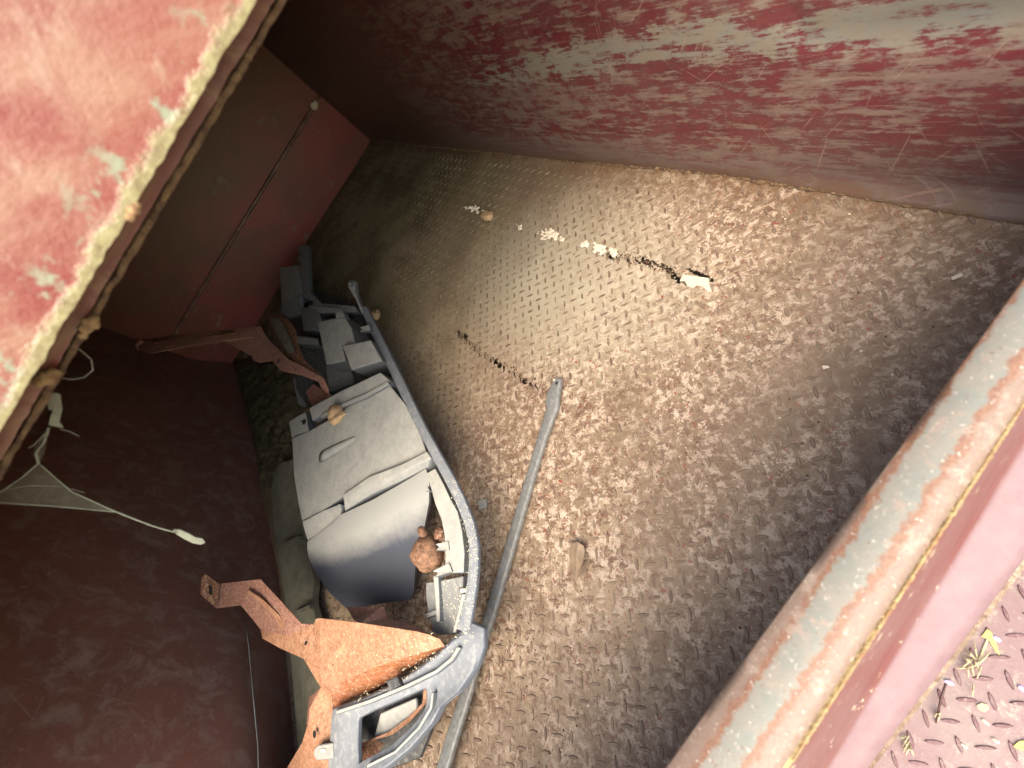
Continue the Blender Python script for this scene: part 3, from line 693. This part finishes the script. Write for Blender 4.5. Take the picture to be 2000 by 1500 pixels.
strip('lower_edge', [[(832,1345,.155),(827,1345,.155)],[(833,1372,.152),(824,1374,.152)],[(800,1410,.148),(793,1404,.148)],[(765,1436,.144),(758,1430,.144)],[(735,1444,.14),(728,1442,.14)],[(715,1458,.138),(700,1455,.138)]], .004, M['rust'], br)
plate('lower_lip', [(700,1455,.137),(732,1446,.139),(750,1452,.135),(735,1475,.13),(700,1494,.13)], .003, M['rustb'], br)

b2 = thing('rusty_bracket', 'thin pinkish brown rusty bracket arm reaching left from the far end of the grey trim', 'bracket')
def z2(px): return .30 + .36 * max(0, min(1, (520 - px) / 250)) if px < 520 else .30 - .10 * (px - 520) / 120
pts = [(267,663),(296,660),(330,655),(380,648),(440,644),(509,637),(516,653),(520,659),(562,701),(590,715),(632,738),(641,760),(640,768),(629,760),(621,745),(587,733),(548,724),(531,704),(506,708),(495,704),(493,697),(509,682),(492,658),(436,666),(352,679),(296,690),(271,682)]
plate('arm_plate', [(x, y, z2(x)) for x, y in pts], .004, M['rustp'], b2, bev=.001)
disc('rivet_hole', 468, 652, z2(468) + .002, .010, M['rustb'], b2); disc('rivet_hole', 543, 705, z2(543) + .001, .012, M['dark'], b2, 1.3); disc('rivet_hole', 578, 722, z2(578) + .001, .006, M['rustb'], b2)
plate('arm_return', [(296,660,.622),(380,648,.50),(455,643,.395),(458,650,.40),(380,660,.50),(300,670,.62)], .012, M['rustb'], b2)
bm = bmesh.new(); lump_geo(bm, atz(272, 672, z2(272)), .035, 2, .4, 1, (.8, .8, .6), 2); obj('arm_end', bm, M['rustb'], b2, True)
strip('curved_strip', [[(520,610,.26),(538,612,.26),(560,622,.25)],[(525,632,.26),(548,632,.26),(576,642,.25)],[(533,655,.255),(562,655,.25),(580,672,.24)],[(550,685,.25),(575,684,.245),(592,700,.23)],[(575,708,.235),(595,706,.23),(612,722,.215)],[(608,728,.21),(622,728,.21),(634,742,.20)]], .006, M['rustb'], b2)
strip('primer_strip', [[(528,620,.268),(545,622,.266)],[(534,640,.268),(556,640,.262)],[(545,662,.264),(566,660,.26)],[(562,690,.257),(576,688,.254)]], .002, M['olive'], b2, bev=0)
plate('stub', [(597,765,.10),(612,750,.11),(640,768,.12),(640,780,.12),(610,796,.10)], .02, M['rustp'], b2)

# ---------------------------------------------------------------- olive strip on the floor along the maroon wall
ol = thing('olive_trim', 'bent olive grey plastic panel standing between the maroon wall and the grey trim', 'plastic panel')
rows = []
for l, r in (((545,905),(572,895)), ((533,925),(580,910)), ((530,960),(585,960)), ((535,1040),(600,1085)), ((545,1110),(612,1130)), ((556,1180),(608,1178)), ((563,1250),(618,1215)), ((570,1320),(640,1290)), ((578,1424),(640,1400)), ((584,1520),(640,1500))):
    mmm = (l[0] * .5 + r[0] * .5, l[1] * .5 + r[1] * .5)
    rows.append([(l[0], l[1], .06), (mmm[0] - 4, mmm[1], .072), (mmm[0] + 4, mmm[1], .066), (r[0], r[1], .060)])
strip('panel_skin', rows, .03, M['olive'], ol, bev=.004)
for py, px in ((1060, 565), (1195, 585)):
    strip('panel_rib', [[(px - 12, py, .09), (px + 18, py - 14, .088)], [(px - 11, py + 9, .09), (px + 19, py - 5, .088)]], .015, M['olive'], ol)

# dirt heaped behind the trim
V, F = [], []; n1, n2 = 40, 90
for i in range(n1 + 1):
    for j in range(n2 + 1):
        t = j / n2; y = 700 + 260 * t
        xl = 452 + (498 - 452) * (t * 260 / 188 if t < .72 else 1 + (t - .72) * .5) ; xr = 580 + 20 * t
        x = xl + (xr - xl) * i / n1; p = atz(x, y, 0)
        e = min(1, i / 6, (n1 - i) / 6, j / 6, (n2 - j) / 8)
        nn = noise.noise(p * 14) + .6 * noise.noise(p * 40) + .4 * noise.noise(p * 90)
        V.append((p.x, p.y, -.004 + e * (.022 + .022 * nn)))
for i in range(n1):
    for j in range(n2):
        a = i * (n2 + 1) + j; F.append((a, a + n2 + 1, a + n2 + 2, a + 1))
dp = raw('dirt_pile', V, F, M['dirt'], None, True); dp['kind'] = 'stuff'; dp['label'] = 'dark olive dirt heaped in the corner behind the grey trim'; dp['category'] = 'dirt'

# ---------------------------------------------------------------- rod
rod = thing('metal_rod', 'long flat grey steel rod with a pierced end leaning across the tread plate', 'rod')
cl = [(1089,738,.022),(1086,752,.022),(1080,770,.022),(1078,786,.022),(1077,800,.022),(1072,815,.022),(1058,856,.022),(1036,928,.022),(1014,1004,.024),(986,1100,.03),(958,1195,.035),(930,1280,.045),(908,1358,.05),(882,1440,.055),(858,1520,.06),(835,1600,.06)]
wpx = [8,9,12,13,11,9.5,8.5,8.5,9,9.5,10,10.5,11,11.5,12,12]
rows = []
for i, (c, wv) in enumerate(zip(cl, wpx)):
    a = cl[max(i-1, 0)]; b = cl[min(i+1, len(cl)-1)]; t = Vector((b[0]-a[0], b[1]-a[1])).normalized(); n = Vector((-t.y, t.x))
    rows.append([(c[0] + n.x * wv * k, c[1] + n.y * wv * k, c[2] + dz) for k, dz in ((1, -.004), (.6, 0), (-.6, 0), (-1, -.004))])
strip('bar', rows, .010, M['rod'], rod, bev=.002)
disc('eye_hole', 1087, 748, .0228, .0055, M['black'], rod, .8)
disc('end_rivet', 1082, 742, .0232, .004, M['cream'], rod)

# ---------------------------------------------------------------- small things
def lumpthing(name, label, cat, px, py, z, r, m, amp=.25, sq=(1, 1, .7), seed=0, sub=3):
    bm = bmesh.new(); lump_geo(bm, atz(px, py, z), r, sub, amp, 1, sq, seed); o = obj(name, bm, m, None, True); thing(name, label, cat, None, o); return o
n1_ = lumpthing('mud_nest', 'tan ridged mud nest on top of the grey plastic housing', 'mud nest', 655, 809, .208, .046, M['mud'], .22, (1, .75, .5), 1)
strip('ridge', [[(640,822,.232),(645,826,.232)],[(655,812,.234),(660,816,.234)],[(670,803,.232),(674,807,.232)]], .008, M['mud'], n1_, bev=.002)
n2_ = lumpthing('mud_nest', 'small tan mud nest with one dark hole on the floor beside the grey rail', 'mud nest', 733, 616, .02, .036, M['mud'], .35, (1, .8, .5), 4)
disc('nest_hole', 733, 609, .040, .006, M['black'], n2_)
lumpthing('seed_pod', 'tiny cream shell wedged between the rail and the housing', 'shell', 829, 905, .17, .009, M['cream'], .2, (1, 1.3, 1), 6)
hb = thing('seed_husk', 'round brown husk with a small stalk knob wedged inside the trim', 'husk')
bm = bmesh.new(); lump_geo(bm, atz(834, 1080, .175), .044, 3, .22, 1, (1, .95, .9), 9); obj('husk_body', bm, M['ball'], hb, True)
bm = bmesh.new(); lump_geo(bm, atz(825, 1039, .19), .015, 2, .25, 1, (1.2, .8, .8), 3); obj('stalk_knob', bm, M['ball'], hb, True)
bm = bmesh.new(); lump_geo(bm, atz(857, 1042, .185), .016, 2, .4, 1, (1, 1, .6), 8); obj('broken_edge', bm, M['rustb'], hb, True)

# curled leaf on the floor
lf = thing('dry_leaf', 'curled pale brown dry leaf lying on the rusty floor right of the rod', 'leaf')
strip('blade', [[(1118,1062,.012),(1128,1058,.02),(1140,1066,.014)],[(1110,1080,.012),(1125,1080,.024),(1142,1078,.012)],[(1115,1105,.010),(1126,1104,.022),(1138,1100,.012)],[(1118,1128,.008),(1124,1130,.012),(1128,1128,.008)]], .0015, M['leaf'], lf, bev=0)
strip('blade', [[(1146,1096,.010),(1150,1102,.018)],[(1132,1114,.012),(1137,1120,.02)],[(1120,1126,.008),(1124,1132,.010)]], .0015, M['leaf'], lf, bev=0)
sc = plate('plastic_scrap', [(934,978,.008),(950,974,.009),(951,990,.006),(936,997,.006)], .002, M['plas'], None, bev=0); thing('', 'small square pale grey scrap on the floor beside the rail', 'scrap', None, sc)
sc = plate('plastic_scrap', [(1858,541,.008),(1878,533,.009),(1881,539,.006),(1860,547,.006)], .003, M['cream'], None, bev=0); thing('', 'small pale chip on the dark floor near the scraped wall', 'scrap', None, sc)
sc = plate('plastic_scrap', [(1605,714,.006),(1618,714,.006),(1620,718,.006),(1608,721,.006)], .002, M['cream'], None, bev=0); thing('', 'tiny pale chip on the floor between split and sill', 'scrap', None, sc)
fl = plate('paint_flake', [(1333,536,.004),(1384,543,.004),(1385,556,.004),(1390,568,.004),(1383,570,.004),(1372,559,.004),(1362,557,.004),(1352,562,.004),(1342,558,.004),(1338,548,.004),(1328,549,.004)], .002, M['cream'], None, bev=0)
thing('', 'cream angular flake at the right end of the long split in the floor', 'flake', None, fl)
# chalky crusts along the split, one thing each
crs = [(925,408,15,6,'chalky white crust at the left end of the split, above the tan nest'), (1015,443,5,4,'lone small white crumb between the first two white crusts'), (1072,457,20,10,'largest white crust in the middle of the split'),
       (1097,468,4,5,'small white crumb just right of the largest crust'), (1143,476,6,6,'white crumb between the largest crust and the round one'), (1170,486,11,9,'round lacy white crust left of the dark part of the split'), (1198,493,8,5,'last white crust on the right, above a dark hole')]
for k, (px, py, a, b, lab) in enumerate(crs):
    bm = bmesh.new()
    for q in range(int(6 + a * 2.2)):
        u, v = random.gauss(0, .5), random.gauss(0, .5)
        c = atz(px + u * a, py + v * b + u * a * .2, .004)
        lump_geo(bm, c, random.uniform(.003, .0075) * (1 if a > 5 else .7), 1, .5, 1, (1.3, 1, .6), q)
    o = obj('white_crust', bm, M['white']); thing('', lab, 'crust', 'white crusts along the split in the floor', o)
lumpthing('mud_nest', 'flat tan lump touching the leftmost white crust on the floor', 'mud nest', 951, 421, .008, .040, M['mud'], .35, (1.1, .55, .22), 12)

# scattered chips, crumbs and dust: stuff
def scatter(name, pts, rmin, rmax, m, label, cat, flat=.5):
    V, F = [], []
    for p in pts:
        r = random.uniform(rmin, rmax); b = len(V); a0 = random.uniform(0, 6.28); s = random.uniform(.35, 1)
        for k in range(4):
            a = a0 + k * 1.57; V.append(p + Vector((math.cos(a) * r, math.sin(a) * r * s, 0)))
        V.append(p + Vector((0, 0, r * flat)))
        F += [(b, b+1, b+4), (b+1, b+2, b+4), (b+2, b+3, b+4), (b+3, b, b+4)]
    o = raw(name, V, F, m); o['kind'] = 'stuff'; o['label'] = label; o['category'] = cat; return o
def fpt(px, py): p = atz(px, py, 0); p.z = zf(p.x, p.y) + .001; return p
pts = [fpt(*p) for p in ((1312,787),(1311,790),(1659,415),(1619,487),(1342,382),(1380,450),(1376,462),(1420,668),(1430,652),(1456,644),(1500,642),(1672,538),(1665,536),(1190,1058),(1180,1062),(1085,867),(1102,762),(1058,912),(1295,945),(1337,979),(1302,998),(1400,568),(1412,565),(1428,562),(1436,560))]
pts += [fpt(random.uniform(900, 1750), random.uniform(400, 1480)) for _ in range(150)]
pts = [p for p in pts if p.x < 3.45]
scatter('paint_chips', pts, .0012, .0038, M['cream'], 'tiny pale chips scattered over the rusty floor', 'chips')
pts = []
for _ in range(2600):
    x, y = random.uniform(2.2, 3.45), random.uniform(-1.95, -.1); 
    if noise.noise(Vector((x * 5, y * 5, 1))) + random.uniform(-.5, .3) > 0: pts.append(Vector((x, y, zf(x, y))))
scatter('rust_crumbs', pts, .0010, .0034, M['darkrust'], 'dark rust crumbs scattered on the tread plate', 'crumbs', .9)
pts = []
for _ in range(2600):
    x, y = random.uniform(2.0, 3.3), random.uniform(-1.9, -.1)
    if noise.noise(Vector((x * 4 + 9, y * 4, 1))) + random.uniform(-.5, .3) > 0: pts.append(Vector((x, y, zf(x, y))))
scatter('pale_crumbs', pts, .0010, .0030, mat_plain('pale_rust_crumb', (.42, .33, .25), .9), 'pale dusty crumbs scattered on the tread plate', 'crumbs', .8)
pts = []
for _ in range(150):
    t = random.random(); pts.append(fpt(1185 + 150 * t + random.gauss(0, 5), 498 + 46 * t * t + random.gauss(0, 5)))
for _ in range(120):
    t = random.random(); pts.append(fpt(892 + 165 * t + random.gauss(0, 5), 655 + 102 * t + random.gauss(0, 4)))
for _ in range(140):
    t = random.random(); pts.append(fpt(780 + 90 * t + random.gauss(0, 8), 730 - 70 * t + random.gauss(0, 8)))
scatter('rust_crumbs', pts, .0012, .0050, M['darkrust'], 'dark rust crumbs lying along the splits in the floor', 'crumbs', .9)
pts = []
for _ in range(260):
    i = random.randint(7, 13); t = random.random(); u = random.uniform(-.2, 1)
    a, b = railL[i], railR[i]; a2, b2_ = railL[i+1], railR[i+1]
    x = (a[0] * (1-t) + a2[0] * t) * (1-u) + (b[0] * (1-t) + b2_[0] * t) * u; y = (a[1] * (1-t) + a2[1] * t) * (1-u) + (b[1] * (1-t) + b2_[1] * t) * u
    pts.append(atz(x, y, .2035))
for _ in range(110):
    t = random.random() ** .8; px = 930 - 240 * t; py = 1218 + 150 * t + random.uniform(-4, 26); pts.append(atz(px, py, .2085))
for _ in range(60): pts.append(atz(random.uniform(862, 900), random.uniform(1130, 1220), .175))
scatter('dust_specks', pts, .0008, .0020, M['speck'], 'yellowish specks sprinkled on the grey plastic rail', 'specks', .5)
pts = [atz(random.uniform(650, 850), random.uniform(1235, 1290), .222) for _ in range(140)]
pts = [p for p in pts]
scatter('dust_specks', pts, .0008, .0022, M['speck'], 'yellowish specks sprinkled on the orange bracket', 'specks', .4)

# ---------------------------------------------------------------- cobweb hung from the header beam
wb = thing('cobweb', 'torn grey cobweb stretched from under the flaking red beam', 'cobweb')
WX = 2.93
def wp(px, py, x=WX): return atx(px, py, x)
def jit(pts, n=10, amp=.0006):
    out = []
    for a, b in zip(pts, pts[1:]):
        for k in range(n): out.append(a.lerp(b, k / n) + Vector((0, noise.noise(Vector((k * .7, a.y * 50, 1))), noise.noise(Vector((k * .7, a.y * 50, 9))))) * amp)
    return out + [pts[-1]]
for name, ps, r in (('web_strand', [wp(75,905), wp(140,960), wp(228,1000), wp(300,1028), wp(345,1040)], [.0007,.0009,.0012,.0012,.0016]),
                    ('web_strand', [wp(75,905), wp(40,935), wp(-20,975)], [.001,.0008,.0008]),
                    ('web_strand', [wp(-20,981), wp(100,988), wp(228,1000)], [.0008,.0009,.0010]),
                    ('web_strand', [wp(-10,960), wp(60,948), wp(120,950), wp(165,962)], [.0004]*4),
                    ('web_strand', [wp(96,835), wp(85,865), wp(70,885), wp(75,905)], [.0016,.0012,.0018,.0014]),
                    ('web_strand', [wp(90,845), wp(65,870), wp(55,875)], [.0008,.0008,.0006]),
                    ('web_strand', [wp(118,838), wp(135,842), wp(155,852)], [.0010,.0006,.0003]),
                    ('web_loop', [wp(108,682), wp(130,672), wp(155,682), wp(178,702), wp(182,722), wp(165,737), wp(140,741), wp(120,738)], [.0008]*8)):
    P = jit(ps, 6); R_ = [r[min(len(r) - 1, i // 6)] * random.uniform(.8, 1.2) for i in range(len(P))]
    tube(name, P, R_, M['silk'], wb, 5)
raw('web_sheet', [wp(75,905), wp(140,960), wp(228,1000), wp(100,988), wp(-20,981), wp(-20,975), wp(40,935)], [(0, 1, 2, 3, 4, 5, 6)], M['web'], wb)
raw('web_sheet', [wp(96,835), wp(62,885), wp(75,905), wp(85,890)], [(0, 1, 2, 3)], M['web'], wb)
def tuft(name, outline, dx=.004):
    P = [wp(*p) for p in outline]; return plate(name, P, .003, M['silk'], wb, down=Vector((-1, 0, 0)), bev=0)
tuft('web_clump', [(338,1035),(352,1035),(368,1042),(382,1050),(395,1052),(401,1060),(392,1064),(376,1061),(360,1053),(345,1044)])
tuft('web_clump', [(92,772),(108,768),(117,770),(119,785),(122,800),(118,815),(116,825),(124,836),(108,833),(95,830),(98,815),(104,800),(98,785)])

# ---------------------------------------------------------------- litter on the outer deck
def dpt(px, py, dz=.004): return atz(px, py, DZ + dz)
def straws(label, cx, cy, n, spread, ln, seed):
    random.seed(seed); bm = bmesh.new()
    for _ in range(n):
        a = random.uniform(0, 6.28) if n > 12 else random.uniform(1.2, 2.6); x, y = cx + random.gauss(0, spread), cy + random.gauss(0, spread * 1.3); l = random.uniform(.4, 1) * ln
        tube_geo(bm, [dpt(x, y, .004), dpt(x + math.cos(a) * l * .5, y + math.sin(a) * l * .5, .014), dpt(x + math.cos(a) * l, y + math.sin(a) * l, .006)], [.0010, .0013, .0006], 4)
    return thing('', label, 'straw', 'tufts of straw on the outer deck', obj('straw_tuft', bm, M['straw']))
straws('larger tuft of pale straw against the sill under the leaf sliver', 1898, 1298, 16, 9, 36, 3)
straws('small tuft of pale straw near the bottom of the sill', 1775, 1448, 7, 5, 26, 5)
straws('few short straws beside the violet glass bit', 1838, 1390, 4, 5, 18, 9)
lv = plate('leaf_sliver', [dpt(1917,1243), dpt(1928,1229), dpt(1934,1232), dpt(1944,1250), dpt(1953,1280), dpt(1944,1272), dpt(1932,1250)], .001, M['yleaf'], None, bev=0); thing('', 'torn pale yellow leaf sliver above the straw tuft', 'leaf', None, lv)
plate('leaf_tail', [dpt(1928,1246), dpt(1932,1248), dpt(1916,1290), dpt(1906,1310), dpt(1912,1285)], .001, M['straw'], lv, bev=0)
lv = plate('yellow_leaf', [dpt(1979,1458), dpt(1990,1448), dpt(2005,1446), dpt(2030,1450), dpt(2030,1462), dpt(2000,1466), dpt(1988,1463)], .0012, M['yleaf'], None, bev=0); thing('', 'bright yellow pointed leaf at the right end of the deck', 'leaf', None, lv)
lv = plate('dry_leaf', [dpt(1907,1378), dpt(1917,1373), dpt(1930,1377), dpt(1932,1386), dpt(1922,1391), dpt(1912,1386)], .001, M['straw'], None, bev=0); thing('', 'round tan leaf fragment between two deck bars', 'leaf', None, lv)
bm = bmesh.new(); tube_geo(bm, [dpt(1847,1335,.03), dpt(1838,1365,.018), dpt(1828,1412,.004)], [.0016, .0020, .0012], 6); tw = obj('twig', bm, M['twig'], None, True); thing('', 'thin dark twig leaning against the sill on the outer deck', 'twig', None, tw)
for px, py, lab in ((1855,1333,'violet glass bit at the upper end of the dark twig'), (1946,1248,'violet glass bit right of the leaf sliver'), (1996,1346,'violet glass bit at the right picture edge')):
    bm = bmesh.new(); lump_geo(bm, dpt(px, py, .004), .0045, 1, .5, 1, (1.5, 1, .6), px); o = obj('glass_bit', bm, M['purple']); thing('', lab, 'glass', 'violet glass bits on the outer deck', o)
for px, py, lab in ((1925,1410,'white sliver between two bars of the deck'), (1883,1457,'white pebble left of the lower deck bars'), (1945,1447,'pale yellow pebble beside the yellow leaf')):
    bm = bmesh.new(); lump_geo(bm, dpt(px, py, .003), .0035, 1, .4, 1, (1.6, .9, .5), px); o = obj('pebble', bm, M['cream']); thing('', lab, 'pebble', 'pale bits on the outer deck', o)
